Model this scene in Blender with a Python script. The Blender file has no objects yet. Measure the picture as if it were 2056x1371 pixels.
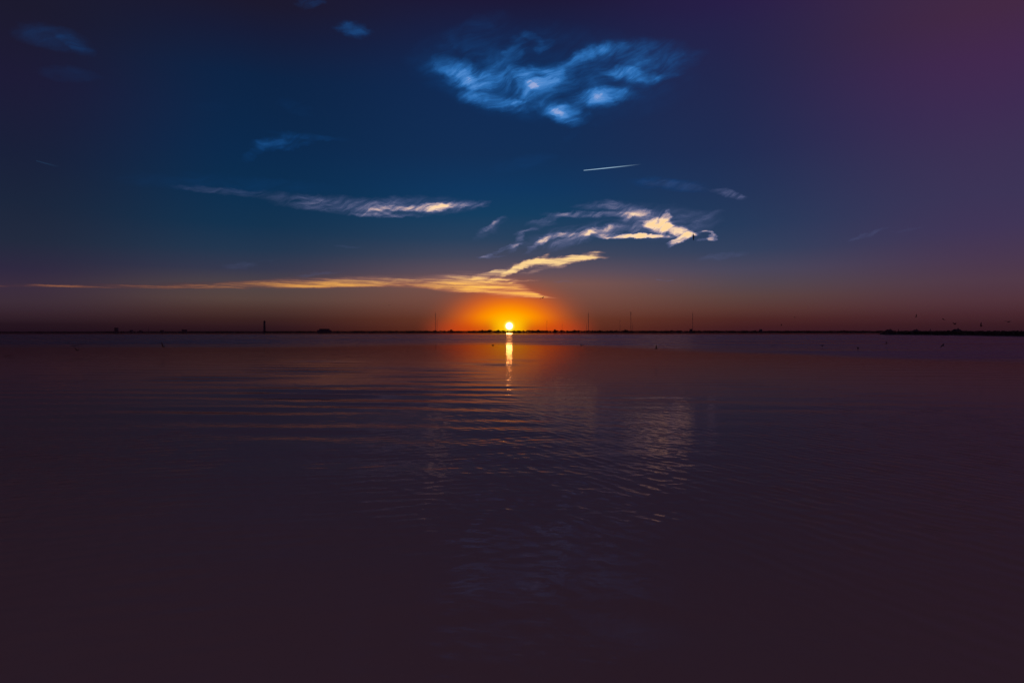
import bpy, bmesh, math, random
import numpy as np

scene = bpy.context.scene
COL = scene.collection
R = math.radians

# ------------------------------------------------------------------ camera
CAM_H = 3.0                      # eye height above the water, metres
W_PX, H_PX, F_PX = 2056.0, 1371.0, 1371.0
HORIZON_PX = 667.0
cam_d = bpy.data.cameras.new('camera')
cam_d.sensor_width = 36.0
cam_d.lens = 36.0 * F_PX / W_PX
cam_d.shift_y = (HORIZON_PX - H_PX / 2) / W_PX
cam_d.clip_start = 0.1
cam_d.clip_end = 90000.0
cam = bpy.data.objects.new('camera', cam_d)
cam.location = (0, 0, CAM_H)
cam.rotation_euler = (R(90), 0, 0)
COL.objects.link(cam)
scene.camera = cam
scene.render.resolution_x = 1024
scene.render.resolution_y = 682


def bearing(px, py):
    """compass bearing and elevation (degrees) of a spot in the place"""
    x, z = (px - W_PX / 2) / F_PX, (HORIZON_PX - py) / F_PX
    return math.degrees(math.atan(x)), math.degrees(math.atan(z / math.hypot(1, x)))


def lin(c):
    return tuple((v / 255 / 12.92) if v / 255 <= 0.04045 else ((v / 255 + 0.055) / 1.055) ** 2.4 for v in c)


SUN_AZ, SUN_EL = bearing(1022.5, 654.5)

# ------------------------------------------------------------------ sky
world = bpy.data.worlds.new('World')
scene.world = world
world.use_nodes = True
NT = world.node_tree
NT.nodes.clear()


class G:
    """little node-graph writer"""
    def __init__(self, nt):
        self.nt = nt

    def node(self, t, **kw):
        n = self.nt.nodes.new(t)
        for k, v in kw.items():
            setattr(n, k, v)
        return n

    def put(self, sock, v):
        if isinstance(v, bpy.types.NodeSocket):
            self.nt.links.new(v, sock)
        elif isinstance(v, (tuple, list)) and len(v) == 3 and sock.type == 'RGBA':
            sock.default_value = (*v, 1)
        else:
            sock.default_value = v

    def m(self, op, a, b=None, c=None, clamp=False):
        n = self.node('ShaderNodeMath', operation=op, use_clamp=clamp)
        for i, v in enumerate((a, b, c)):
            if v is not None:
                self.put(n.inputs[i], v)
        return n.outputs[0]

    def add(self, a, b): return self.m('ADD', a, b)
    def sub(self, a, b): return self.m('SUBTRACT', a, b)
    def mul(self, a, b): return self.m('MULTIPLY', a, b)
    def mad(self, a, b, c): return self.m('MULTIPLY_ADD', a, b, c)

    def step(self, v, a, b, lo=0.0, hi=1.0, kind='SMOOTHSTEP'):
        n = self.node('ShaderNodeMapRange', interpolation_type=kind, clamp=True)
        self.put(n.inputs[0], v)
        for i, q in enumerate((a, b, lo, hi)):
            self.put(n.inputs[i + 1], q)
        return n.outputs[0]

    def vec(self, x, y, z=0.0):
        n = self.node('ShaderNodeCombineXYZ')
        for i, v in enumerate((x, y, z)):
            self.put(n.inputs[i], v)
        return n.outputs[0]

    def sep(self, v):
        n = self.node('ShaderNodeSeparateXYZ')
        self.put(n.inputs[0], v)
        return n.outputs

    def vm(self, op, a, b=None, s=None):
        n = self.node('ShaderNodeVectorMath', operation=op)
        self.put(n.inputs[0], a)
        if b is not None:
            self.put(n.inputs[1], b)
        if s is not None:
            self.put(n.inputs['Scale'], s)
        return n.outputs[0] if op not in ('LENGTH', 'DOT_PRODUCT') else n.outputs[1]

    def mapping(self, v, loc=(0, 0, 0), rot=0.0, scale=(1, 1, 1), kind='TEXTURE'):
        n = self.node('ShaderNodeMapping', vector_type=kind)
        self.put(n.inputs[0], v)
        n.inputs[1].default_value = loc
        n.inputs[2].default_value = (0, 0, rot)
        n.inputs[3].default_value = scale
        return n.outputs[0]

    def noise(self, v, scale, detail=4.0, rough=0.55, dist=0.0, color=False, dim='2D'):
        n = self.node('ShaderNodeTexNoise', noise_dimensions=dim)
        self.put(n.inputs['Vector'], v)
        n.inputs['Scale'].default_value = scale
        n.inputs['Detail'].default_value = detail
        n.inputs['Roughness'].default_value = rough
        n.inputs['Distortion'].default_value = dist
        return n.outputs['Color' if color else 'Fac']

    def ramp(self, fac, stops, kind='LINEAR'):
        n = self.node('ShaderNodeValToRGB')
        n.color_ramp.interpolation = kind
        e = n.color_ramp.elements
        while len(e) > 1:
            e.remove(e[-1])
        for i, (p, c) in enumerate(stops):
            k = e[0] if i == 0 else e.new(p)
            k.position = p
            k.color = (*c, 1) if len(c) == 3 else c
        self.put(n.inputs[0], fac)
        return n.outputs[0]

    def mix(self, f, a, b, mode='MIX'):
        n = self.node('ShaderNodeMix', data_type='RGBA', blend_type=mode)
        self.put(n.inputs[0], f)
        self.put(n.inputs[6], a)
        self.put(n.inputs[7], b)
        return n.outputs[2]

    def curve(self, v, pts):
        n = self.node('ShaderNodeFloatCurve')
        cm = n.mapping
        cm.use_clip = False
        c = cm.curves[0]
        while len(c.points) > 2:
            c.points.remove(c.points[1])
        c.points[0].location = pts[0]
        c.points[1].location = pts[-1]
        for p in pts[1:-1]:
            c.points.new(*p)
        for p in c.points:
            p.handle_type = 'AUTO_CLAMPED'
        cm.update()
        self.put(n.inputs['Value'], v)
        return n.outputs[0]


g = G(NT)
dirv = g.node('ShaderNodeTexCoord').outputs['Generated']
dx, dy, dz = g.sep(dirv)
AZ = g.mul(g.m('ARCTAN2', dx, dy), 180 / math.pi)
EL = g.mul(g.m('ARCSINE', dz), 180 / math.pi)
fac = g.m('SQRT', g.m('MAXIMUM', g.mul(EL, 1 / 90.0), 0.0))


def column(px, rows, zenith):
    st = []
    for py, c in rows:
        st.append((math.sqrt(max(bearing(px, py)[1], 0) / 90), lin(c)))
    st.sort()
    st.append((math.sqrt(0.6), lin(zenith)))
    return g.ramp(fac, st)


SKY = {
    'far_left': (0, [(666, (30, 15, 27)), (650, (37, 21, 31)), (630, (52, 34, 44)), (605, (60, 44, 56)), (575, (58, 44, 62)), (540, (46, 40, 64)),
                     (480, (33, 41, 62)), (400, (26, 37, 60)), (300, (24, 31, 57)), (150, (28, 26, 54)), (0, (27, 25, 46))], (36, 34, 54)),
    'left': (500, [(666, (34, 16, 24)), (655, (46, 24, 30)), (640, (58, 34, 34)), (620, (74, 50, 47)), (600, (86, 66, 62)), (575, (80, 68, 70)), (540, (52, 56, 78)),
                   (500, (32, 54, 80)), (450, (16, 50, 80)), (380, (8, 46, 80)), (300, (8, 41, 77)), (150, (11, 35, 69)), (60, (21, 27, 56)), (0, (27, 24, 46))], (36, 34, 58)),
    'middle': (1028, [(666, (90, 38, 24)), (640, (104, 54, 38)), (600, (120, 76, 66)), (570, (122, 84, 78)), (545, (94, 78, 90)), (515, (64, 70, 92)),
                      (480, (36, 64, 94)), (430, (12, 60, 96)), (380, (8, 54, 96)), (310, (14, 46, 86)), (150, (15, 41, 83)), (60, (22, 32, 70)), (0, (28, 24, 56))], (38, 35, 62)),
    'right': (1500, [(666, (56, 24, 34)), (655, (66, 30, 34)), (640, (76, 38, 37)), (620, (88, 54, 50)), (595, (90, 66, 64)), (570, (82, 70, 79)), (540, (72, 70, 92)),
                     (500, (48, 64, 94)), (450, (36, 58, 92)), (380, (32, 51, 88)), (300, (31, 44, 83)), (150, (34, 38, 77)), (60, (37, 34, 74)), (0, (40, 30, 72))], (46, 38, 70)),
    'far_right': (2056, [(666, (46, 22, 33)), (650, (58, 29, 37)), (630, (70, 38, 46)), (600, (80, 50, 60)), (560, (80, 56, 72)), (510, (72, 54, 80)), (450, (64, 52, 86)),
                         (380, (60, 51, 86)), (300, (60, 48, 84)), (200, (62, 43, 82)), (100, (66, 40, 78)), (0, (67, 40, 68))], (60, 46, 74)),
}
rp = {k: column(*v) for k, v in SKY.items()}
a0, a1, a2, a3, a4 = (bearing(SKY[k][0], 666)[0] for k in ('far_left', 'left', 'middle', 'right', 'far_right'))
sky = g.mix(g.step(AZ, a0, a1), rp['far_left'], rp['left'])
sky = g.mix(g.step(AZ, a1, a2 - 1), sky, rp['middle'])
sky = g.mix(g.step(AZ, a2 + 1, a3 + 2), sky, rp['right'])
sky = g.mix(g.step(AZ, a3 - 3, a4), sky, rp['far_right'])
# all round behind the camera the two sides of the dusk sky meet
back = g.mix(0.72, rp['far_left'], rp['far_right'])
sky = g.mix(g.step(g.m('ABSOLUTE', AZ), 60, 150), sky, back)

# the air glowing round the low sun
gx, gy = g.sub(AZ, SUN_AZ), g.sub(EL, SUN_EL)
gr = g.m('SQRT', g.add(g.m('POWER', g.mul(gx, 0.60), 2.0), g.m('POWER', gy, 2.0)))
glow_c = g.ramp(g.mul(gr, 1 / 8.0), [(0.0, lin((255, 205, 20))), (0.1, lin((255, 178, 0))), (0.17, lin((255, 148, 0))), (0.25, lin((244, 120, 6))),
                                     (0.33, lin((224, 100, 24))), (0.45, lin((180, 84, 44))), (0.62, lin((140, 74, 54))), (1.0, lin((90, 60, 60)))])
glow_a = g.step(gr, 1.2, 4.8, 1.0, 0.0)
sky = g.mix(glow_a, sky, glow_c)
low = g.mul(g.step(EL, 0.1, 1.5, 1.0, 0.0), g.mul(g.step(g.m('ABSOLUTE', gx), 0.5, 2.0), g.step(g.m('ABSOLUTE', gx), 3.0, 8.0, 1.0, 0.0)))
sky = g.mix(g.mul(low, 0.75), sky, lin((196, 52, 18)))

# ---- clouds: cirrus drawn as soft strokes on the sky, torn by noise
P0 = g.vec(AZ, EL)
w1 = g.vm('SUBTRACT', g.noise(P0, 0.3, 1, 0.5, color=True), (0.5, 0.5, 0.5))
w2 = g.vm('SUBTRACT', g.noise(g.mapping(P0, scale=(1.4, 0.7, 1)), 1.0, 4, 0.60, color=True), (0.5, 0.5, 0.5))
PF = g.vm('ADD', P0, g.vm('MULTIPLY', w2, (1.2, 0.55, 0)))
PW = g.vm('ADD', g.vm('ADD', P0, g.vm('MULTIPLY', w2, (0.5, 0.3, 0))), g.vm('MULTIPLY', w1, (2.4, 1.6, 0)))
fib_h = g.step(g.noise(g.mapping(PW, rot=R(4), scale=(3.4, 0.42, 1)), 1.0, 4, 0.6), 0.30, 0.70, kind='LINEAR')       # streaks lying level
fib_d = g.step(g.noise(g.mapping(PW, rot=R(22), scale=(3.0, 0.40, 1)), 1.0, 5, 0.66), 0.30, 0.70, kind='LINEAR')      # streaks combed upwards to the right
puff = g.step(g.noise(g.mapping(PW, rot=R(14), scale=(2.7, 1.3, 1)), 1.0, 4, 0.48), 0.28, 0.72, kind='LINEAR')


def torn(s, n, keep, tear):
    """density s frayed by the noise n: soft inside, ragged along its edge"""
    d = g.mul(s, g.mad(n, 1.0 - keep, keep + 0.0))
    return g.m('MAXIMUM', g.mad(g.mul(g.sub(n, 0.5), tear), g.step(s, 0.0, 0.35), d), 0.0)


PFX, PFY, _ = g.sep(PF)


def stroke(px, py, hl, hw, ang=0.0, bend=0.0, weight=1.0, hard=0.0, top=1.0):
    """soft lens on the sky: centre, half length, half width (in the photo's measure), tilt, bend"""
    a, e = bearing(px, py)
    t = R(ang)
    a2_, e2_ = bearing(px + hl * math.cos(t), py - hl * math.sin(t))
    a3_, e3_ = bearing(px - hw * math.sin(t), py - hw * math.cos(t))
    return (a, e, math.atan2(e2_ - e, a2_ - a), math.hypot(a2_ - a, e2_ - e), math.hypot(a3_ - a, e3_ - e), bend, weight, hard, top)


def total(strokes):
    """sum of the strokes; the running sum rides in z so the strokes are worked one after the other"""
    v = g.vec(PFX, PFY, 0.0)
    for k, (a, e, rot, L, Wd, bend, weight, hard, top) in enumerate(strokes):
        s, q, acc = g.sep(g.mapping(v, (a, e, 0), rot, (L, Wd, 1)))
        s2 = g.mul(s, s)
        if bend:
            q = g.mad(s2, -bend, q)
        if top != 1.0:                      # softer upper side
            q = g.m('MAXIMUM', g.mul(q, 1 / top), g.mul(q, -1.0))
        acc = g.mad(g.step(g.mad(q, q, s2), 1.0, hard, 0.0, 1.0), weight, acc)
        v = g.vec(PFX, PFY, acc)
    return acc


# blue lit cloud high above the sun and the blue scraps left of it
S = [stroke(930, 150, 84, 34, -20, 0, 0.46), stroke(936, 154, 34, 15, -26, 0, 0.16), stroke(985, 206, 95, 20, -9, 0.1, 0.44), stroke(1070, 168, 100, 46, 4, 0, 0.40), stroke(1085, 155, 62, 30, 8, 0, 0.24),
     stroke(1066, 169, 20, 8, -30, 0, 0.20), stroke(1041, 208, 18, 9, 10, 0, 0.34), stroke(1172, 112, 78, 17, 26, -0.4, 0.34), stroke(1300, 110, 130, 38, 2, 0, 0.24), stroke(1225, 95, 90, 18, 8, 0, 0.14),
     stroke(1265, 150, 78, 20, -8, 0, 0.44), stroke(1365, 136, 80, 16, 33, 0, 0.15), stroke(1325, 160, 50, 10, 20, 0, 0.14), stroke(1212, 195, 80, 25, 6, 0, 0.58), stroke(1180, 190, 34, 12, 0, 0, 0.12),
     stroke(1135, 229, 72, 27, -14, 0, 0.52), stroke(1122, 228, 22, 8, -20, 0, 0.24), stroke(1142, 246, 34, 15, 4, 0, 0.26), stroke(1033, 105, 48, 22, 58, 0, 0.22), stroke(1092, 94, 30, 13, 20, 0, 0.22), stroke(1070, 76, 34, 12, -35, 0, 0.15),
     stroke(935, 135, 140, 70, -6, 0, 0.17), stroke(1110, 150, 350, 130, -2, 0, 0.19), stroke(1030, 180, 170, 70, -6, 0, 0.20), stroke(1240, 140, 170, 75, 6, 0, 0.17), stroke(1140, 190, 130, 60, 0, 0, 0.12), stroke(960, 52, 90, 30, 22, 0, 0.11), stroke(1150, 272, 30, 10, 30, 0, 0.10)]
S += [stroke(565, 287, 75, 20, 6, 0, 0.36), stroke(558, 286, 36, 9, 5, 0, 0.16), stroke(514, 303, 42, 15, 44, 0, 0.20), stroke(620, 274, 100, 9, -5, 0, 0.20), stroke(708, 60, 46, 20, -10, 0, 0.34),
      stroke(105, 74, 105, 32, -10, -0.4, 0.17), stroke(152, 92, 50, 16, -30, 0, 0.14), stroke(140, 150, 80, 22, -4, 0, 0.13), stroke(590, 215, 55, 20, -20, 0, 0.11),
      stroke(622, 6, 40, 16, 8, 0, 0.24), stroke(1050, 328, 90, 22, 12, 0, 0.13), stroke(1345, 370, 110, 16, -5, -0.3, 0.26), stroke(470, 372, 280, 26, -2, 0, 0.12), stroke(420, 215, 60, 18, 0, 0, 0.05)]
sb = total(S)
db = torn(sb, g.mad(puff, 0.62, g.mul(fib_d, 0.38)), 0.44, 0.18)
blue_a = g.step(db, 0.02, 0.78, 0.0, 1.0, 'LINEAR')
blue_c = g.ramp(db, [(0.0, lin((10, 56, 108))), (0.2, lin((16, 74, 136))), (0.42, lin((30, 92, 160))), (0.64, lin((46, 116, 190))), (0.86, lin((80, 138, 206))), (1.0, lin((150, 168, 216)))])
sky = g.mix(blue_a, sky, blue_c)

# pale cloud streak on the left and the torn swirl on the right
S = [stroke(440, 383, 110, 9, -5, 0, 0.17), stroke(600, 404, 110, 20, -8, 0, 0.18), stroke(710, 414, 130, 24, -4, 0, 0.20), stroke(830, 414, 160, 25, 1, 0, 0.22), stroke(825, 419, 110, 8, 1, 0, 0.30),
     stroke(770, 433, 110, 5, -1, 0, 0.22), stroke(890, 417, 62, 15, 5, 0, 0.30), stroke(872, 412, 40, 5, -4, 0, 0.2), stroke(950, 410, 42, 9, 6, 0, 0.30)]
S += [stroke(987, 452, 42, 8, 32, 0.2, 0.27), stroke(985, 462, 50, 12, 34, 0, 0.14), stroke(1085, 448, 48, 9, 2, -0.5, 0.20), stroke(1190, 431, 125, 8, 0, 0, 0.30), stroke(1115, 436, 60, 8, 14, 0, 0.18), stroke(1205, 412, 70, 13, 4, 0, 0.18),
      stroke(1250, 418, 70, 14, -10, 0, 0.18), stroke(1290, 436, 60, 18, 0, 0, 0.24), stroke(1140, 472, 130, 22, 13, 0, 0.20), stroke(1118, 474, 44, 6, 14, -0.6, 0.34), stroke(1082, 488, 42, 8, 36, 0, 0.34),
      stroke(1040, 484, 36, 10, 52, -0.3, 0.26), stroke(1062, 462, 42, 6, 16, -0.6, 0.22), stroke(1190, 464, 70, 9, 14, 0, 0.26), stroke(1182, 470, 34, 5, 48, 0, 0.22), stroke(1140, 488, 110, 14, 16, 0, 0.14), stroke(1240, 462, 110, 14, 4, 0, 0.22),
      stroke(1008, 503, 60, 5, 20, 0, 0.28), stroke(985, 516, 40, 3.5, 4, 0, 0.2), stroke(1283, 474, 82, 6, 1, -0.3, 0.95), stroke(1222, 473, 34, 6, 8, 0, 0.40)]
S += [stroke(1322, 453, 34, 21, -8, 0, 0.75), stroke(1358, 462, 48, 13, -12, 0, 0.75), stroke(1336, 437, 20, 10, 60, 0, 0.40), stroke(1370, 478, 42, 9, 24, -0.7, 0.75), stroke(1310, 446, 150, 50, -2, 0, 0.16),
      stroke(1424, 466, 24, 4.5, -14, -1.3, 0.50), stroke(1431, 477, 11, 8, 10, 0, 0.65), stroke(1412, 482, 16, 4, 8, 0, 0.30), stroke(1395, 445, 85, 26, 8, 0, 0.10), stroke(1430, 432, 40, 8, 20, 0, 0.08),
      stroke(1466, 389, 46, 9, -16, -0.4, 0.32), stroke(1350, 371, 100, 10, -5, -0.3, 0.10), stroke(1745, 469, 60, 6, 18, 0, 0.15), stroke(1820, 462, 50, 3, 10, 0, 0.08), stroke(1450, 514, 70, 9, 6, 0, 0.13), stroke(700, 495, 35, 4, -3, 0, 0.11),
      stroke(480, 533, 48, 9, 3, 0, 0.11), stroke(535, 524, 24, 4, 8, 0, 0.08), stroke(1336, 562, 20, 2.2, 0, 0, 0.18), stroke(1130, 565, 30, 3, -2, 0, 0.20), stroke(640, 550, 60, 4, 4, 0, 0.12)]
sp = total(S)
dp = torn(sp, g.mad(fib_h, 0.45, g.mul(fib_d, 0.55)), 0.36, 0.20)
pale_a = g.step(dp, 0.02, 0.66, 0.0, 1.0, 'LINEAR')
pale_c = g.ramp(dp, [(0.0, lin((74, 88, 130))), (0.18, lin((100, 110, 156))), (0.34, lin((140, 138, 174))), (0.5, lin((214, 184, 184))), (0.66, lin((252, 218, 182))), (0.8, lin((255, 216, 160)))])
sky = g.mix(pale_a, sky, pale_c)

# gold streak low over the sun with its wing rising to the right
S = [stroke(1120, 522, 112, 13, 8, 0.1, 0.95, top=0.8), stroke(1045, 536, 75, 9, 24, 0, 0.85), stroke(990, 549, 60, 8, 14, 0, 0.55), stroke(1180, 517, 55, 6, 3, 0, 0.6),
     stroke(1110, 536, 90, 6, 12, 0, 0.38), stroke(1000, 562, 60, 4, 4, 0, 0.35), stroke(1050, 565, 50, 3, 6, 0, 0.35)]
azn = g.mul(g.sub(AZ, -45), 1 / 90.0)
E = lambda px, py: bearing(px, py)
cpts = [(0, 574, 3), (200, 576, 4), (400, 576.5, 6), (560, 574, 9), (700, 571, 10), (800, 570, 9), (880, 574, 13), (950, 578, 17), (1000, 583, 17), (1040, 588, 13), (1070, 593, 7), (1095, 597, 2.5), (1125, 599, 0.3)]
cen = g.curve(azn, [((E(x, y)[0] + 45) / 90, E(x, y)[1] / 10) for x, y, h in cpts])
hal = g.curve(azn, [((E(x, y)[0] + 45) / 90, (E(x, y)[1] - E(x, y + h)[1])) for x, y, h in cpts])
elw = g.mad(g.sep(w2)[1], 0.12, EL)
q = g.m('DIVIDE', g.sub(elw, g.mul(cen, 10.0)), g.m('MAXIMUM', hal, 0.01))
lev = g.step(g.noise(g.mapping(g.vm('ADD', P0, g.vm('MULTIPLY', w2, (0.6, 0.10, 0))), rot=R(-1.5), scale=(6.0, 0.26, 1)), 1.0, 4, 0.62), 0.28, 0.72, kind='LINEAR')
q = g.m('MAXIMUM', g.mul(q, 0.50), g.mul(q, -1.1))
band = g.mul(g.step(q, 1.15, 0.15), g.step(AZ, E(1140, 600)[0], E(1070, 600)[0]))
band = g.mul(band, g.step(AZ, -70, E(560, 600)[0], kind='LINEAR'))
so = g.add(total(S), g.mul(band, 0.82))
do = torn(so, g.mad(lev, 0.85, g.mul(fib_h, 0.15)), 0.40, 0.36)
gold_a = g.step(do, 0.03, 0.78, 0.0, 1.0, 'LINEAR')
gold_c = g.ramp(do, [(0.0, lin((150, 92, 84))), (0.35, lin((214, 132, 92))), (0.6, lin((250, 176, 96))), (0.85, lin((255, 190, 84))), (1.0, lin((255, 204, 110)))])
far_c = g.ramp(do, [(0.0, lin((58, 42, 58))), (0.3, lin((78, 52, 60))), (0.6, lin((140, 88, 66))), (1.0, lin((206, 134, 78)))])
wing_c = g.ramp(do, [(0.0, lin((126, 100, 110))), (0.3, lin((190, 146, 134))), (0.55, lin((244, 200, 146))), (0.9, lin((255, 216, 146)))])
gold_c = g.mix(g.step(EL, 3.7, 5.2), gold_c, wing_c)
gold_c = g.mix(g.step(AZ, E(380, 600)[0], E(980, 600)[0], kind='LINEAR'), far_c, gold_c)
sky = g.mix(gold_a, sky, gold_c)


# condensation trails
def trail(px0, py0, px1, py1, w0, w1_, alpha, c):
    (xa, ya), (xb, yb) = bearing(px0, py0), bearing(px1, py1)
    L, rot = math.hypot(xb - xa, yb - ya), math.atan2(yb - ya, xb - xa)
    s, q_, _ = g.sep(g.mapping(P0, (xa, ya, 0), rot, (L, 1, 1)))
    hw = g.mad(s, w1_ - w0, w0)
    body = g.step(g.m('DIVIDE', g.m('ABSOLUTE', q_), hw), 1.0, 0.35)
    return g.mul(g.mul(body, alpha), g.mul(g.step(s, 0.0, 0.015), g.step(s, 1.0, 0.25))), c


for tr, c in (trail(1171, 342.5, 1292, 329.5, 0.024, 0.060, 0.85, (176, 214, 240)), trail(72, 323, 125, 337, 0.04, 0.10, 0.25, (40, 76, 112))):
    sky = g.mix(tr, sky, lin(c))

# the sun's own disc, and a faint physical dusk sky over everything
disc_r = g.m('SQRT', g.add(g.mul(gx, gx), g.mul(gy, gy)))
sky = g.mix(g.step(disc_r, 0.54, 0.32), sky, (1.0, 0.80, 0.06))
sky = g.mix(g.step(disc_r, 0.35, 0.22), sky, (2.6, 2.3, 1.5))
nish = g.node('ShaderNodeTexSky', sky_type='NISHITA', sun_disc=False)
nish.sun_elevation = R(SUN_EL)
nish.sun_rotation = R(SUN_AZ)
nish.dust_density = 2.0
bg = g.node('ShaderNodeBackground')
g.put(bg.inputs[0], sky)
bg.inputs[1].default_value = 1.0
bg2 = g.node('ShaderNodeBackground')
g.put(bg2.inputs[0], nish.outputs[0])
bg2.inputs[1].default_value = 0.0006
ad = g.node('ShaderNodeAddShader')
NT.links.new(bg.outputs[0], ad.inputs[0])
NT.links.new(bg2.outputs[0], ad.inputs[1])
wo = g.node('ShaderNodeOutputWorld')
NT.links.new(ad.outputs[0], wo.inputs[0])
world.cycles.sampling_method = 'NONE'

# ------------------------------------------------------------------ sun and exposure
sun_d = bpy.data.lights.new('sun', 'SUN')
sun_d.energy = 0.0036
sun_d.angle = R(0.53)
sun_d.color = (1.0, 0.46, 0.09)
sun = bpy.data.objects.new('sun', sun_d)
sun.rotation_euler = (R(90 - SUN_EL), 0, R(180 - SUN_AZ))
COL.objects.link(sun)
scene.view_settings.view_transform = 'Standard'
scene.view_settings.look = 'None'
scene.view_settings.exposure = 0.0
scene.view_settings.gamma = 1.0
scene.view_settings.use_curve_mapping = False
scene.cycles.max_bounces = 3
scene.cycles.diffuse_bounces = 1
scene.cycles.glossy_bounces = 2
scene.cycles.sample_clamp_indirect = 6.0
scene.cycles.use_adaptive_sampling = True
scene.cycles.adaptive_threshold = 0.012
scene.cycles.adaptive_min_samples = 12

# ------------------------------------------------------------------ materials and mesh helpers
rng = np.random.default_rng(11)
random.seed(5)


def material(name, base, rough=0.85, var=0.25, scale=0.2, metal=0.0):
    m = bpy.data.materials.new(name)
    m.use_nodes = True
    nt = m.node_tree
    nt.nodes.clear()
    q = G(nt)
    co = q.node('ShaderNodeTexCoord').outputs['Object']
    n = q.noise(co, scale, 4, 0.6, dim='3D')
    c = q.mix(n, tuple(v * (1 - var) for v in base), tuple(min(1, v * (1 + var)) for v in base))
    p = q.node('ShaderNodeBsdfPrincipled')
    q.put(p.inputs['Base Color'], c)
    p.inputs['Roughness'].default_value = rough
    p.inputs['Metallic'].default_value = metal
    o = q.node('ShaderNodeOutputMaterial')
    nt.links.new(p.outputs[0], o.inputs[0])
    return m


def new_obj(name, me, mat, parent=None, loc=(0, 0, 0), rz=0.0):
    o = bpy.data.objects.new(name, me)
    COL.objects.link(o)
    if mat is not None and me is not None and not me.materials:
        me.materials.append(mat)
    o.parent = parent
    o.location = loc
    o.rotation_euler = (0, 0, rz)
    return o


def tag(o, label, cat, group=None):
    o['label'] = label
    o['category'] = cat
    if group:
        o['group'] = group
    return o


def empty(name, loc, rz=0.0):
    o = bpy.data.objects.new(name, None)
    o.empty_display_size = 1.0
    COL.objects.link(o)
    o.location = loc
    o.rotation_euler = (0, 0, rz)
    return o


def at(px, dist, z=0.0):
    """ground point at a bearing, so many metres in front of the viewpoint"""
    return ((px - W_PX / 2) / F_PX * dist, dist, z)


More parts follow.
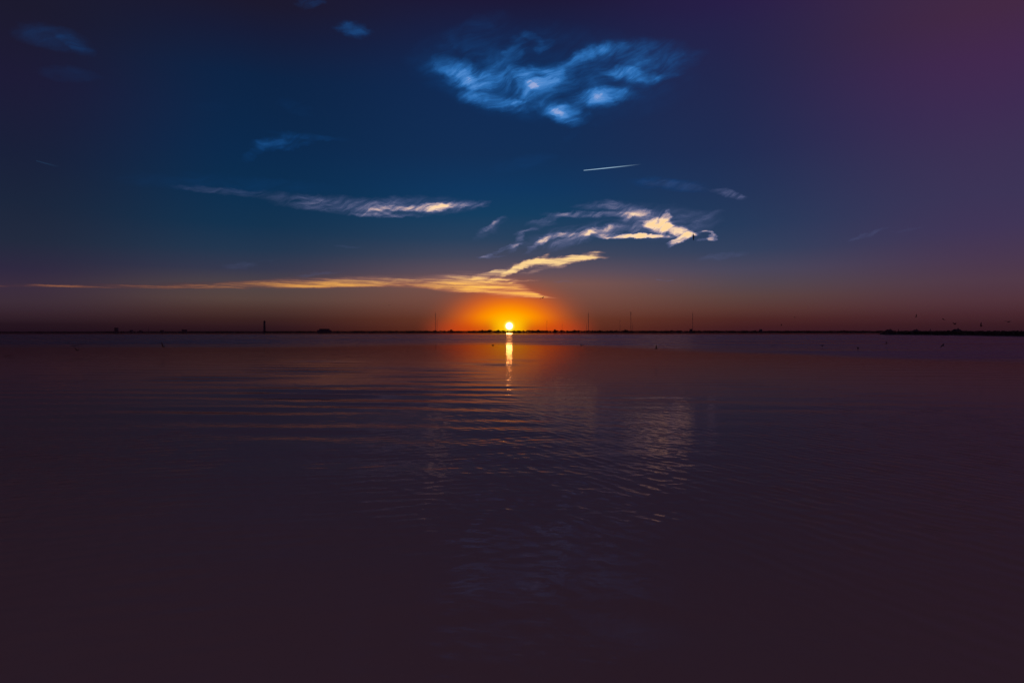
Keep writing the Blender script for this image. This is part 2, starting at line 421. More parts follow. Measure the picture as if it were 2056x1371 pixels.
# ------------------------------------------------------------------ water
def water_mesh():
    f = F_PX / 2
    rows = np.concatenate([[0.6, 1.2, 2.0, 3.0, 4.0, 4.8, 5.3], CAM_H * f / np.concatenate([np.arange(372, 220, -0.8), np.arange(220, 40, -0.4), np.arange(40, 4, -0.4), np.arange(4, 0.9, -0.25)]),
                           [2600, 3200, 4000, 5200, 7000, 10000, 16000, 26000, 42000]])
    fine = np.degrees(np.arctan(np.linspace(-0.86, 0.86, 780)))
    edge = fine[-1]
    rest = np.linspace(edge, 360 - edge, 60)[1:-1]
    ang = np.radians(np.concatenate([fine, rest]))
    nr, nc = len(rows), len(ang)
    dist = rows[:, None] / np.where(np.abs(np.cos(ang)) > 0.72, np.abs(np.cos(ang)), 0.72)[None, :]
    x, y = dist * np.sin(ang)[None, :], dist * np.cos(ang)[None, :]
    dd = np.gradient(rows)[:, None]
    z = np.zeros_like(x)

    def noise2(sx, sy, n=7, seed=0):
        r = np.random.default_rng(seed)
        v = np.zeros_like(x)
        for _ in range(n):
            th, k = r.uniform(0, 2 * math.pi), r.uniform(0.4, 1.6)
            v += np.cos(k * (x / sx * math.cos(th) + y / sy * math.sin(th)) * 2 * math.pi + r.uniform(0, 6.28))
        return v / math.sqrt(n / 2)

    def train(direction, spread, lam0, lam1, n, slope, mask, seed):
        """wave train: many sines about one heading"""
        r = np.random.default_rng(seed)
        v = np.zeros_like(x)
        for _ in range(n):
            th = math.radians(direction + r.normal() * spread)
            lam = math.exp(r.uniform(math.log(lam0), math.log(lam1)))
            k = 2 * math.pi / lam
            # a wave finer than the mesh cannot be carried by it: fade it out with distance
            keep = np.clip((lam / np.maximum(dd, 1e-3) - 1.4) / 1.8, 0, 1)
            v += keep * (slope * math.sqrt(2.0 / n) / k) * np.cos(k * (x * math.cos(th) + y * math.sin(th)) + r.uniform(0, 6.28))
        return v * mask

    def sm(v, a, b):
        t = np.clip((v - a) / (b - a), 0, 1)
        return t * t * (3 - 2 * t)

    u = x / np.maximum(y, 0.1)                       # sideways bearing
    front = (y > 0.5)
    zone = (0.45 + 0.55 * sm(y, 6.5, 11)) * (1 + 0.25 * sm(y, 9, 12) * (1 - sm(y, 20, 30))) * (1 + 1.5 * sm(np.abs(u + 0.02), 0.28, 0.48))
    patch = np.clip(0.78 + 0.3 * noise2(14, 26, seed=3), 0.4, 1.25)
    left = sm(-u + 0.03 * noise2(10, 20, seed=5), -0.06, 0.08)
    swell = (0.18 + 0.9 * left * sm(y, 12, 20) * sm(u, -0.62, -0.30)) * np.clip(0.7 + 0.4 * noise2(12, 9, seed=8), 0.1, 1.4)
    z += train(88, 6, 2.4, 4.3, 34, 0.025, swell * sm(y, 9, 17), 1)
    z += train(93, 9, 1.5, 2.6, 24, 0.009, 0.4 + 0.6 * patch, 2)
    z += train(32, 10, 0.24, 0.55, 56, 0.026, zone * patch * (0.45 + 0.55 * sm(u, -0.25, 0.05)), 3)      # ripples running off to the right
    z += train(104, 12, 0.24, 0.60, 56, 0.026, zone * patch * (0.35 + 0.65 * sm(-u, -0.15, 0.2)), 4)                   # and the left ones, nearly level
    z += train(60, 30, 0.7, 1.3, 30, 0.008, patch, 6)
    z *= front
    verts = np.stack([x, y, z], -1).reshape(-1, 3)
    centre = len(verts)
    verts = np.vstack([verts, [[0, 0, 0]]])
    i, j = np.meshgrid(np.arange(nr - 1), np.arange(nc), indexing='ij')
    j2 = (j + 1) % nc
    quads = np.stack([i * nc + j, (i + 1) * nc + j, (i + 1) * nc + j2, i * nc + j2], -1).reshape(-1, 4)[:, ::-1]
    jj = np.arange(nc)
    tris = np.stack([jj, (jj + 1) % nc, np.full(nc, centre)], -1)
    me = bpy.data.meshes.new('water')
    nq, ntri = len(quads), len(tris)
    me.vertices.add(len(verts))
    me.vertices.foreach_set('co', verts.astype(np.float32).ravel())
    me.loops.add(nq * 4 + ntri * 3)
    me.loops.foreach_set('vertex_index', np.concatenate([quads.ravel(), tris.ravel()]).astype(np.int32))
    me.polygons.add(nq + ntri)
    me.polygons.foreach_set('loop_start', np.concatenate([np.arange(nq) * 4, nq * 4 + np.arange(ntri) * 3]).astype(np.int32))
    me.polygons.foreach_set('use_smooth', np.ones(nq + ntri, dtype=bool))
    me.update(calc_edges=True)
    me.validate()
    return me


wm = bpy.data.materials.new('water')
wm.use_nodes = True
wm.node_tree.nodes.clear()
q = G(wm.node_tree)
pos = q.node('ShaderNodeNewGeometry').outputs['Position']
X, Y, Z = q.sep(pos)
flat = q.vec(X, Y, 0.0)
wav = q.noise(q.mapping(flat, scale=(90, 22, 1)), 1.0, 3, 0.5)                  # slow wandering of the wind's edges
# wind-ruffled belt far out: it starts nearer on the right than ahead
e_left = q.m('MAXIMUM', q.mad(X, 0.8, 174.0), 133.0)
e_right = q.m('MAXIMUM', q.mad(X, -2.05, 164.0), 60.0)
near_e = q.add(q.m('MINIMUM', e_left, e_right), q.mad(wav, 36.0, -18.0))
ruffled = q.mul(q.step(Y, q.mul(near_e, 0.84), q.mul(near_e, 1.35)), q.step(Y, 700.0, 1150.0, 1.0, 0.0))
streaks = q.noise(q.mapping(flat, scale=(160, 14, 1)), 1.0, 4, 0.6)
near_rough = q.step(Y, 8.0, 100.0, 0.02, 0.055, 'LINEAR')
belt = q.step(streaks, 0.36, 0.62, 0.05, 0.23, 'LINEAR')
rough = q.add(near_rough, q.mul(ruffled, belt))
fine_h = q.noise(q.mapping(flat, rot=R(-14), scale=(0.9, 0.30, 1)), 1.0, 4, 0.6)
mid_h = q.noise(q.mapping(flat, rot=R(4), scale=(2.6, 0.9, 1)), 1.0, 3, 0.5)
hgt = q.mad(fine_h, 0.0042, q.mul(mid_h, 0.0045))
bump = q.node('ShaderNodeBump')
bump.inputs['Strength'].default_value = 1.0
bump.inputs['Distance'].default_value = 1.0
q.put(bump.inputs['Height'], hgt)
fres = q.node('ShaderNodeFresnel')
fres.inputs['IOR'].default_value = 1.21
q.put(fres.inputs['Normal'], bump.outputs[0])
silt = q.noise(q.mapping(flat, scale=(9, 6, 1)), 0.5, 3, 0.5)
dif = q.node('ShaderNodeBsdfDiffuse')
q.put(dif.inputs['Color'], q.mix(silt, (0.56, 0.45, 0.28), (0.67, 0.53, 0.34)))
glo = q.node('ShaderNodeBsdfGlossy', distribution='GGX')
q.put(glo.inputs['Color'], (0.50, 0.35, 0.38))
q.put(glo.inputs['Roughness'], rough)
q.put(glo.inputs['Normal'], bump.outputs[0])
mx = q.node('ShaderNodeMixShader')
q.put(mx.inputs[0], fres.outputs[0])
wm.node_tree.links.new(dif.outputs[0], mx.inputs[1])
wm.node_tree.links.new(glo.outputs[0], mx.inputs[2])
out = q.node('ShaderNodeOutputMaterial')
wm.node_tree.links.new(mx.outputs[0], out.inputs[0])
water = new_obj('water', water_mesh(), wm)
water['kind'] = 'structure'

# ------------------------------------------------------------------ far land
M_earth = material('marsh_earth', (0.07, 0.055, 0.04), 0.95)
M_leaf = material('dark_foliage', (0.10, 0.09, 0.06), 0.95)
M_bark = material('bark', (0.06, 0.045, 0.035), 0.95)
M_brick = material('dark_masonry', (0.14, 0.105, 0.10), 0.95)  # plain dark brown base colour for walls, tower and chimneys
M_roof = material('tarred_roof', (0.05, 0.04, 0.042), 0.95)
M_pane = material('window_glass', (0.03, 0.03, 0.04), 0.15)
M_steel = material('mast_steel', (0.26, 0.19, 0.18), 0.7)
M_white = material('pale_plaster', (0.16, 0.14, 0.13), 0.95)
M_bird = material('bird_plumage', (0.02, 0.018, 0.018), 0.9, 0.3, 4.0)


def from_lists(name, vs, fs, smooth=False):
    me = bpy.data.meshes.new(name)
    me.from_pydata(vs, [], fs)
    me.update()
    if smooth:
        me.polygons.foreach_set('use_smooth', [True] * len(me.polygons))
    return me


def interp(table, x):
    return float(np.interp(x, [t[0] for t in table], [t[1] for t in table]))


def height_at(py, dist):
    """metres above the water of something that tops out on this line of sight"""
    return CAM_H + (HORIZON_PX - py) / F_PX * dist


def land(name, px_list, front, depth, rise):
    """low ground: a shore edge that wanders, a bank, then flat land"""
    vs, fs = [], []
    n = len(px_list)
    for k, (p, d) in enumerate(zip(px_list, front)):
        for dd, z in ((0, -0.4), (depth * 0.004 + 2, rise * 0.45), (depth * 0.02 + 6, rise * 0.9 + random.uniform(-0.1, 0.1)), (depth, rise)):
            x, y, _ = at(p, d + dd)
            vs.append((x, y, z))
    for k in range(n - 1):
        for r in range(3):
            a = k * 4 + r
            fs.append((a, a + 4, a + 5, a + 1))
    return new_obj(name, from_lists(name, vs, fs, True), M_earth)


SHORE = 2900.0
xs = np.linspace(-1500, 3600, 180)
far_land = land('far_shore', xs, SHORE + 60 * np.sin(xs / 130.0) + 40 * np.sin(xs / 47.0 + 1), 3500.0, 1.6)
far_land['kind'] = 'structure'
SPIT = [(1764, 800), (1800, 765), (1850, 700), (1900, 640), (1960, 570), (2010, 500), (2056, 452), (2200, 340), (2500, 260)]
xs2 = np.linspace(1766, 2500, 90)
near_spit = land('marsh_spit', xs2, np.array([interp(SPIT, x) for x in xs2]) + 8 * np.sin(xs2 / 9.0), 240.0, 0.9)
near_spit['kind'] = 'structure'

TOPS = [(-1500, 665.8), (0, 666.2), (200, 666.0), (500, 665.6), (620, 665.2), (700, 664.8), (850, 664.4), (950, 664.0), (1000, 663.7), (1120, 663.7), (1240, 664.0), (1500, 664.2), (1768, 664.4), (3600, 664.2)]


def clump(vs, fs, c, r, n, flat=0.8):
    """leaf clumps: small crossed leaf-like faces through a crown's volume"""
    for _ in range(n):
        u = np.array([random.gauss(0, 1) for _ in range(3)])
        u /= np.linalg.norm(u) + 1e-6
        rad = random.uniform(0.35, 1.0)
        p = np.array(c) + u * np.array([r[0], r[0], r[1]]) * rad
        sz = r[0] * random.uniform(0.28, 0.55)
        a = np.array([random.gauss(0, 1) for _ in range(3)])
        a *= sz / (np.linalg.norm(a) + 1e-6)
        b = np.cross(a, [random.gauss(0, 1) for _ in range(3)])
        b *= sz * flat / (np.linalg.norm(b) + 1e-6)
        k = len(vs)
        vs += [tuple(p - a), tuple(p + b), tuple(p + a), tuple(p - b)]
        fs += [(k, k + 1, k + 2, k + 3)]


def stem(vs, fs, x, y, z0, z1, r0, r1, lean=(0, 0)):
    k = len(vs)
    for z, r, t in ((z0, r0, 0), (z1, r1, 1)):
        for i in range(5):
            th = i * 2 * math.pi / 5
            vs.append((x + lean[0] * t + r * math.cos(th), y + lean[1] * t + r * math.sin(th), z))
    for i in range(5):
        fs.append((k + i, k + (i + 1) % 5, k + 5 + (i + 1) % 5, k + 5 + i))


# the wood along the far shore: one dark mass
vs, fs = [], []
x = -1400.0
while x < 3500:
    d = SHORE + 60 * math.sin(x / 130.0) + 40 * math.sin(x / 47.0 + 1) + 60 + random.uniform(0, 120)
    h = height_at(interp(TOPS, x), d) - 1.2
    h = max(3.4, (h + 1.6) * random.uniform(0.72, 1.05))
    if abs(x - 1022) < 9:
        h *= 0.8
    X0, Y0, _ = at(x, d)
    w = h * random.uniform(0.38, 0.7)
    stem(vs, fs, X0, Y0, 1.0, 1.2 + h * 0.6, 0.16, 0.07)
    clump(vs, fs, (X0, Y0, 1.0 + h * 0.52), (w, h * 0.50), 26)
    x += random.uniform(0.8, 2.6)
wood = new_obj('shore_wood', from_lists('shore_wood', vs, fs), M_leaf)
wood['kind'] = 'stuff'
tag(wood, 'dark low band of woodland along the far shore', 'woodland')

# scrub and reeds on the nearer spit
vs, fs = [], []
for _ in range(1500):
    p = random.uniform(1770, 2480)
    d = interp(SPIT, p) + random.uniform(14, 130)
    X0, Y0, _ = at(p, d)
    h = random.uniform(1.0, 3.0) * (0.35 + 0.65 * min(1.0, (p - 1764) / 60))
    clump(vs, fs, (X0, Y0, 0.8 + h * 0.5), (h * random.uniform(0.5, 1.1), h * 0.5), 16)
scrub = new_obj('marsh_scrub', from_lists('marsh_scrub', vs, fs), M_leaf)
scrub['kind'] = 'stuff'
tag(scrub, 'low dark scrub covering the nearer spit on the right', 'scrub')


def tree(px, py_top, width_px, label, dist=SHORE + 40):
    hgt_ = height_at(py_top, dist) - 1.2
    X0, Y0, _ = at(px, dist)
    t = tag(empty('shore_tree', (X0, Y0, 1.0)), label, 'tree', 'trees standing above the far wood')
    v, f_ = [], []
    r = width_px / F_PX * dist * 0.5
    stem(v, f_, 0, 0, 0, hgt_ * 0.7, 0.28, 0.12, (random.uniform(-.3, .3), 0))
    for k in range(4):
        th = random.uniform(0, 6.28)
        z0 = hgt_ * random.uniform(0.35, 0.55)
        kx, ky = r * 0.6 * math.cos(th), r * 0.6 * math.sin(th)
        stem(v, f_, 0, 0, z0, z0 + hgt_ * 0.22, 0.10, 0.05, (kx, ky))
    new_obj('trunk', from_lists('trunk', v, f_), M_bark, t)
    v, f_ = [], []
    for k in range(5):
        o = (random.uniform(-.45, .45) * r, random.uniform(-.45, .45) * r, hgt_ * random.uniform(0.52, 0.82))
        clump(v, f_, o, (r * 0.62, hgt_ * 0.20), 46)
    new_obj('crown', from_lists('crown', v, f_), M_leaf, t)
    return t


tree(906, 660.6, 5, 'small lone tree a little right of the leftmost tall mast on the far shore')
tree(968, 661.9, 6, 'rounded tree on the far shore left of the setting sun')
tree(984, 661.7, 9, 'broad tree on the far shore nearest to the left of the setting sun')
tree(1000, 662.3, 6, 'small tree almost touching the left side of the sun')
tree(1063, 662.4, 7, 'first tree on the far shore to the right of the setting sun')
tree(1081, 662.2, 8, 'rounded tree on the far shore, second to the right of the sun')
tree(1114, 661.3, 5, 'pointed little tree midway between the sun and the mast to its right')
tree(1128, 662.2, 5, 'small tree on the far shore just left of a faint thin mast')
tree(1153, 662.3, 6, 'rounded tree on the far shore shortly left of the tall mast')
tree(1258, 662.0, 9, 'wide low tree at the foot of the mast with a thick head')


# ------------------------------------------------------------------ masts, tower and buildings on the shore
def prism(vs, fs, x0, x1, y0, y1, z0, z1):
    k = len(vs)
    vs += [(x0, y0, z0), (x1, y0, z0), (x1, y1, z0), (x0, y1, z0), (x0, y0, z1), (x1, y0, z1), (x1, y1, z1), (x0, y1, z1)]
    fs += [(k + 3, k + 2, k + 1, k), (k + 4, k + 5, k + 6, k + 7), (k, k + 1, k + 5, k + 4), (k + 1, k + 2, k + 6, k + 5), (k + 2, k + 3, k + 7, k + 6), (k + 3, k, k + 4, k + 7)]


def box(name, mat, parent, x0, x1, y0, y1, z0, z1):
    v, f_ = [], []
    prism(v, f_, x0, x1, y0, y1, z0, z1)
    return new_obj(name, from_lists(name, v, f_), mat, parent)


def rod(v, f_, a, b, r):
    a, b = np.array(a, float), np.array(b, float)
    d = b - a
    d /= np.linalg.norm(d)
    s_ = np.cross(d, [0.3, 0.9, 0.2])
    s_ /= np.linalg.norm(s_)
    t_ = np.cross(d, s_)
    k = len(v)
    for p in (a, b):
        for i in range(4):
            th = i * math.pi / 2
            v.append(tuple(p + r * (math.cos(th) * s_ + math.sin(th) * t_)))
    for i in range(4):
        f_.append((k + i, k + (i + 1) % 4, k + 4 + (i + 1) % 4, k + 4 + i))


def mast(px, py_top, label, dist=SHORE + 130, width=1.5, head=False, guys=True):
    X0, Y0, _ = at(px, dist)
    H = height_at(py_top, dist) - 1.5
    t = tag(empty('radio_mast', (X0, Y0, 1.5)), label, 'mast', 'radio masts on the far shore')
    corners = [(width * 0.58 * math.cos(a), width * 0.58 * math.sin(a)) for a in (0.5, 2.594, 4.689)]
    for cx, cy in corners:
        v, f_ = [], []
        rod(v, f_, (cx, cy, 0), (cx, cy, H * 0.93), 0.20 * width / 1.5)
        new_obj('leg', from_lists('leg', v, f_), M_steel, t)
    v, f_ = [], []
    n = max(6, int(H / 3.0))
    for k in range(n):
        z0, z1 = H * 0.93 * k / n, H * 0.93 * (k + 1) / n
        for i in range(3):
            a, b = corners[i], corners[(i + 1) % 3]
            rod(v, f_, (*a, z0), (*b, z1), 0.09)
            rod(v, f_, (*a, z1), (*b, z1), 0.07)
    new_obj('bracing', from_lists('bracing', v, f_), M_steel, t)
    v, f_ = [], []
    rod(v, f_, (0, 0, H * 0.90), (0, 0, H), 0.16)
    new_obj('antenna', from_lists('antenna', v, f_), M_steel, t)
    if guys:
        for i in range(3):
            a = (0.5, 2.594, 4.689)[i]
            for fr in (0.45, 0.85):
                v, f_ = [], []
                rod(v, f_, (corners[i][0], corners[i][1], H * fr), (H * 0.42 * math.cos(a), H * 0.42 * math.sin(a), 0), 0.035)
                new_obj('guy_wire', from_lists('guy_wire', v, f_), M_steel, t)
    if head:
        for k, (zf, r) in enumerate(((0.965, 2.0), (0.93, 1.6), (0.86, 1.4))):
            v, f_ = [], []
            for i in range(8):
                th = i * math.pi / 4
                for z in (-1.1, 1.1):
                    v.append((r * math.cos(th), r * math.sin(th), H * zf + z))
            for i in range(8):
                j = (i + 1) % 8
                f_.append((2 * i, 2 * j, 2 * j + 1, 2 * i + 1))
            f_.append(tuple(range(1, 16, 2)))
            f_.append(tuple(range(14, -1, -2)))
            new_obj('antenna_drum', from_lists('antenna_drum', v, f_), M_steel, t)
    return t


mast(874.4, 625.5, 'tall thin guyed mast on the far shore left of the sun', width=1.7)
mast(877.6, 641, 'short faint mast close to the tall mast left of the sun', dist=SHORE + 500, width=1.1, guys=False)
mast(1098, 641, 'faint thin mast on the far shore nearest to the right of the sun', dist=SHORE + 500, width=0.9, guys=False)
mast(1128.5, 648, 'lowest faint mast between the sun and the tall mast on its right', dist=SHORE + 500, width=0.9, guys=False)
mast(1181.3, 625, 'tall thin guyed mast on the far shore, first tall one right of the sun', width=1.8)
mast(1177.6, 650, 'short faint mast just left of the tall mast right of the sun', dist=SHORE + 500, width=1.0, guys=False)
mast(1244.7, 640, 'faint slim mast left of the mast with a thick head', dist=SHORE + 500, width=0.9, guys=False)
mast(1266.6, 625.5, 'tall mast with a thick antenna head right of the sun', width=1.7, head=True)
mast(1270.3, 648, 'short mast close to the right of the thick-headed mast', dist=SHORE + 500, width=1.0, guys=False)
mast(1390.6, 625, 'rightmost tall mast with a small hut at its foot', width=1.5)
mast(297.8, 657, 'tiny pointed mast on the left shore, right of a square block', width=2.2, guys=False)
mast(104, 659.5, 'tiny mast near the left end of the far shore', width=2.6, guys=False)
mast(1804, 660.5, 'small thin pole beside the flat roof on the spit', dist=800, width=0.5, guys=False)
mast(1868, 660, 'small thin pole between two houses on the spit', dist=740, width=0.5, guys=False)


# the tall tower left of the sun
def ring_solid(profile, n=10):
    v, f_ = [], []
    for r, z in profile:
        for i in range(n):
            th = i * 2 * math.pi / n
            v.append((r * math.cos(th), r * math.sin(th), z))
    for k in range(len(profile) - 1):
        for i in range(n):
            j = (i + 1) % n
            f_.append((k * n + i, k * n + j, (k + 1) * n + j, (k + 1) * n + i))
    f_.append(tuple(range(n - 1, -1, -1)))
    f_.append(tuple(range((len(profile) - 1) * n, len(profile) * n)))
    return v, f_


d = SHORE + 60
X0, Y0, _ = at(531, d)
H = height_at(644, d) - 1.5
tw = tag(empty('lighthouse', (X0, Y0, 1.5)), 'tall dark tower standing alone on the far shore left of the sun', 'tower')
new_obj('shaft', from_lists('shaft', *ring_solid([(5.4, 0), (5.0, 2), (4.5, H * 0.5), (4.1, H * 0.86)])), M_brick, tw)
new_obj('gallery', from_lists('gallery', *ring_solid([(4.1, H * 0.86), (5.6, H * 0.885), (5.6, H * 0.905), (4.2, H * 0.91)])), M_brick, tw)
new_obj('lantern', from_lists('lantern', *ring_solid([(4.0, H * 0.91), (4.0, H * 0.965)])), M_pane, tw)
new_obj('cap', from_lists('cap', *ring_solid([(4.5, H * 0.965), (4.2, H * 0.98), (1.2, H * 0.997), (0.4, H)])), M_roof, tw)
box('keeper_house', M_brick, tw, -7, 8, -9.5, -4.0, 0, 4.5)
for k in range(4):
    z = H * (0.15 + 0.18 * k)
    box('window', M_pane, tw, -0.5, 0.5, -5.1 + 0.13 * k, -4.0, z, z + 1.8)


def building(name, px0, px1, py_top, label, cat='building', dist=SHORE + 30, floors=1, mat=None, gable=False, upper=None, depth=12.0, base=1.5):
    mat = mat or M_brick
    w = (px1 - px0) / F_PX * dist
    X0, Y0, _ = at((px0 + px1) / 2, dist)
    Ht = height_at(py_top, dist) - base
    t = tag(empty(name, (X0, Y0, base)), label, cat, 'buildings on the shore')
    Hw = Ht * (0.62 if (gable or upper) else 0.94)
    box('wall', mat, t, -w / 2, w / 2, 0, depth, 0, Hw)
    o = 0.04 * w
    if gable:
        v = [(-w / 2 - o, -0.5, Hw), (w / 2 + o, -0.5, Hw), (w / 2 + o, depth + 0.5, Hw), (-w / 2 - o, depth + 0.5, Hw), (-w / 2 + w * 0.16, depth / 2, Ht), (w / 2 - w * 0.16, depth / 2, Ht)]
        f_ = [(3, 2, 1, 0), (0, 1, 5, 4), (2, 3, 4, 5), (1, 2, 5), (3, 0, 4)]
        rf = new_obj('roof', from_lists('roof', v, f_), M_roof, t)
        box('chimney', M_brick, rf, w * 0.18, w * 0.18 + 0.8, depth * 0.55, depth * 0.55 + 0.8, Ht - 0.6, Ht + 0.9)
    elif upper:
        box('roof', M_roof, t, -w / 2 - o, w / 2 + o, -0.6, depth + 0.6, Hw, Hw + 0.5)
        box('upper_storey', mat, t, -w * upper / 2, w * upper / 2, 1.0, depth - 1, Hw + 0.5, Ht - 0.4)
        box('upper_roof', M_roof, t, -w * upper / 2 - 0.6, w * upper / 2 + 0.6, 0.5, depth - 0.5, Ht - 0.4, Ht)
    else:
        box('roof', M_roof, t, -w / 2 - o, w / 2 + o, -0.4, depth + 0.4, Hw, Ht)
    nwin = max(2, int(w / 3.5))
    for fl in range(floors):
        for k in range(min(nwin, 10)):
            cx = -w / 2 + w * (k + 0.5) / min(nwin, 10)
            z0 = Hw * (fl + 0.35) / floors
            box('window', M_pane, t, cx - 0.55, cx + 0.55, -0.06, 0.3, z0, z0 + min(1.5, Hw / floors * 0.45))
    box('door', M_roof, t, -0.6, 0.6, -0.09, 0.3, 0.05, min(2.2, Hw * 0.6))
    return t


building('long_building', 637, 664, 660.2, 'long low two-stepped building right of the tall tower', upper=0.72, floors=1)
building('tower_block', 229.5, 234.5, 658.0, 'narrow square block rising on the left part of the far shore', floors=5)
building('shore_building', 365, 373, 661.6, 'squat square building between the tall tower and the left masts', floors=3)
building('shore_shed', 260.5, 264, 662.6, 'small shed right of the narrow square block on the left shore', cat='shed')
building('shore_shed', 279.5, 282.5, 663.2, 'small low shed left of the tiny pointed mast', cat='shed')
building('shore_shed', 322, 326, 662.8, 'small shed right of the tiny pointed mast on the left shore', cat='shed')
building('mast_hut', 1386, 1390, 660.6, 'small hut at the foot of the rightmost tall mast', cat='hut')
building('pale_hut', 1526.5, 1530.5, 661.0, 'tiny pale hut on the far shore right of the rightmost mast', cat='hut', mat=M_white)
building('house', 1782, 1794, 661.6, 'low house at the left tip of the nearer spit', cat='house', dist=800, gable=True, depth=6, base=0.9)
building('house', 1837, 1847, 662.0, 'small gabled house in the middle of the spit', cat='house', dist=740, gable=True, depth=6, base=0.9)
building('house', 1918, 1932, 660.6, 'largest gabled house on the right part of the spit', cat='house', dist=660, gable=True, depth=6, base=0.9)


# ------------------------------------------------------------------ birds
def bird_mesh(name, lift_in, lift_out, sweep):
    """gull-like body lofted from rings; wings pulled out of its sides as one skin"""
    bm = bmesh.new()
    prof = [(0.23, 0.004, 0.0), (0.20, 0.012, 0.0), (0.165, 0.030, 0.008), (0.12, 0.033, 0.006), (0.07, 0.045, 0.0), (0.0, 0.052, -0.004), (-0.07, 0.045, -0.002), (-0.14, 0.026, 0.002), (-0.19, 0.016, 0.004), (-0.25, 0.004, 0.004)]
    n = 8
    rings = []
    for k, (yy, r, zz) in enumerate(prof):
        flat_, wide = (0.35, 2.6) if k >= 8 else (1.0, 1.0)
        rings.append([bm.verts.new((r * wide * math.cos((i + 0.5) * 2 * math.pi / n), yy, zz + r * flat_ * math.sin((i + 0.5) * 2 * math.pi / n))) for i in range(n)])
    quads = {}
    for k in range(len(rings) - 1):
        for i in range(n):
            quads[(k, i)] = bm.faces.new((rings[k][i], rings[k][(i + 1) % n], rings[k + 1][(i + 1) % n], rings[k + 1][i]))
    bm.faces.new(rings[0][::-1])
    bm.faces.new(rings[-1])
    for side, idx in ((1, 7), (-1, 3)):
        faces = [quads[(3, idx)], quads[(4, idx)], quads[(5, idx)]]
        steps = [(0.10, lift_in * 0.10, 0.02, 0.55, 1.0), (0.13, lift_in * 0.13, 0.02, 0.6, 0.85), (0.15, lift_out * 0.15, -sweep * 0.5, 0.7, 0.75), (0.13, lift_out * 0.13, -sweep, 0.5, 0.28)]
        for out_, up, back, thick, chord in steps:
            r_ = bmesh.ops.extrude_face_region(bm, geom=faces)
            new = [e for e in r_['geom'] if isinstance(e, bmesh.types.BMVert)]
            nf = [e for e in r_['geom'] if isinstance(e, bmesh.types.BMFace)]
            bmesh.ops.delete(bm, geom=faces, context='FACES_ONLY')
            faces = nf
            cy = sum(v.co.y for v in new) / len(new)
            cz = sum(v.co.z for v in new) / len(new)
            cx = sum(v.co.x for v in new) / len(new)
            for v in new:
                v.co.y = cy + (v.co.y - cy) * chord + back
                v.co.z = cz + (v.co.z - cz) * thick + up
                v.co.x = cx + (v.co.x - cx) * 0.5 + side * out_
    bmesh.ops.recalc_face_normals(bm, faces=bm.faces)
    me = bpy.data.meshes.new(name)
    bm.to_mesh(me)
    bm.free()
    me.polygons.foreach_set('use_smooth', [True] * len(me.polygons))
    me.materials.append(M_bird)
    return me


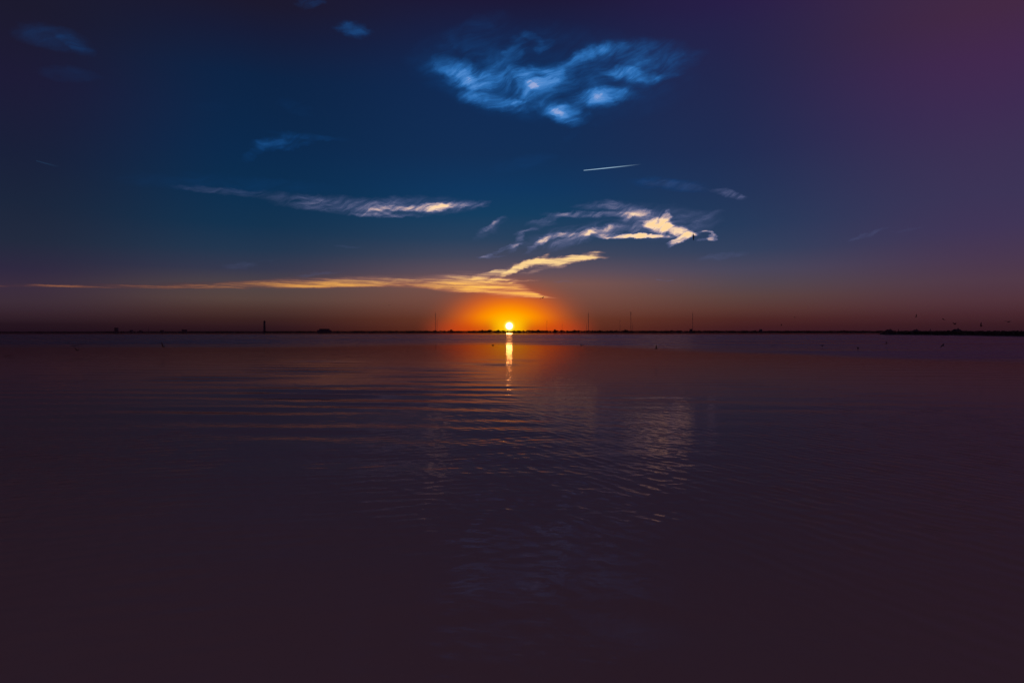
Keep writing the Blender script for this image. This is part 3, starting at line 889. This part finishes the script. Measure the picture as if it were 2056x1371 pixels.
POSES = {'up': bird_mesh('bird_wings_raised', 0.9, 0.35, 0.05), 'glide': bird_mesh('bird_gliding', 0.30, -0.12, 0.05), 'down': bird_mesh('bird_wings_lowered', 0.1, -0.8, 0.04)}
BIRDS = [  # bearing px, line px, distance m, pose, heading, bank, size, label
    (1393, 475, 215, 'down', 70, 55, 1.0, 'small dark bird banking beside the bright curl of cloud'),
    (1089.5, 598, 200, 'glide', 40, -22, 0.95, 'bird gliding in the orange glow up right of the sun'),
    (909, 578, 330, 'glide', 20, 0, 0.8, 'tiny dark bird crossing the gold cloud streak left of the sun'),
    (782, 613, 380, 'up', 10, 0, 0.8, 'speck of a bird under the gold streak, above the long low building'),
    (1596, 637, 300, 'glide', 30, 0, 0.8, 'upper of two specks of birds low over the right shore'),
    (1569, 653, 330, 'up', 60, 0, 0.8, 'lower of two specks of birds low over the right shore'),
    (1840, 635.5, 230, 'up', 80, 60, 0.6, 'bird with upright wings above the middle house on the spit'),
    (1895, 641.5, 210, 'glide', 35, 12, 0.85, 'bird gliding above and left of the largest house'),
    (1917.5, 651, 200, 'up', 25, 0, 0.8, 'bird flying right over the roof of the largest house'),
    (1970, 654, 130, 'up', 55, 50, 0.5, 'bird with wings steeply tilted right of the largest house'),
    (2024.5, 646, 112, 'glide', 8, 3, 1.0, 'largest bird, wings spread level at the far right edge'),
    (18, 713.5, 84, 'down', 15, 0, 0.75, 'bird skimming the water at the far left edge'),
    (155, 703.5, 150, 'up', 65, 10, 0.8, 'lowest bird of the loose flock over the water on the left'),
    (138, 689, 190, 'glide', 30, 0, 0.75, 'leftmost bird of the loose flock over the water on the left'),
    (148.5, 694.3, 170, 'glide', 12, -4, 0.9, 'level gliding bird in the middle of the flock on the left'),
    (166, 690.5, 165, 'glide', 25, -28, 1.0, 'banking bird, rightmost of the flock over the water on the left'),
    (267.5, 711.5, 88, 'up', 20, 0, 0.5, 'bird with raised wings close above the water, left of a pair'),
    (328, 696, 150, 'up', 75, 30, 0.85, 'upper bird of the pair over the water left of the tall tower'),
    (331.5, 713.3, 86, 'up', 30, -20, 0.5, 'lower bird of the pair, close above its reflection'),
    (672, 721.8, 70, 'down', 25, -14, 0.55, 'bird skimming the water in front of the long low building'),
    (990, 694.5, 130, 'up', 70, 0, 0.45, 'tiny bird over the water just left of the sun glitter'),
    (1098, 681.3, 230, 'glide', 20, 0, 0.7, 'tiny bird over the dark water right of the sun glitter'),
    (1167, 694, 180, 'up', 30, 15, 0.7, 'small bird over the dark water below the first tall mast'),
    (1318, 700, 76, 'up', 62, -38, 0.55, 'steeply banking bird above its own reflection right of the glitter'),
    (1552, 694, 200, 'glide', 15, -20, 0.7, 'left bird of three over the dark belt of water on the right'),
    (1651, 694.5, 210, 'up', 20, 0, 0.7, 'middle bird of three over the dark belt of water on the right'),
    (1723, 700, 190, 'up', 80, 0, 0.7, 'lowest bird of three over the dark belt of water on the right'),
    (1780, 690, 220, 'up', 85, 40, 0.7, 'upright speck of a bird over the dark water below the spit'),
    (1893, 694, 165, 'glide', 30, -30, 0.8, 'rightmost bird over the dark water, tilted to one side'),
]
for px, py, dist, pose, head_, bank, size, label in BIRDS:
    if dist >= 125:
        dist *= 0.62
    X0, Y0, _ = at(px, dist)
    b = new_obj('bird', POSES[pose], None)
    b.location = (X0, Y0, max(0.12, height_at(py, dist)))
    b.rotation_euler = (R(random.uniform(-6, 10)), R(bank), R(head_))
    b.scale = (size * 1.35,) * 3
    tag(b, label, 'bird', 'birds over the water')
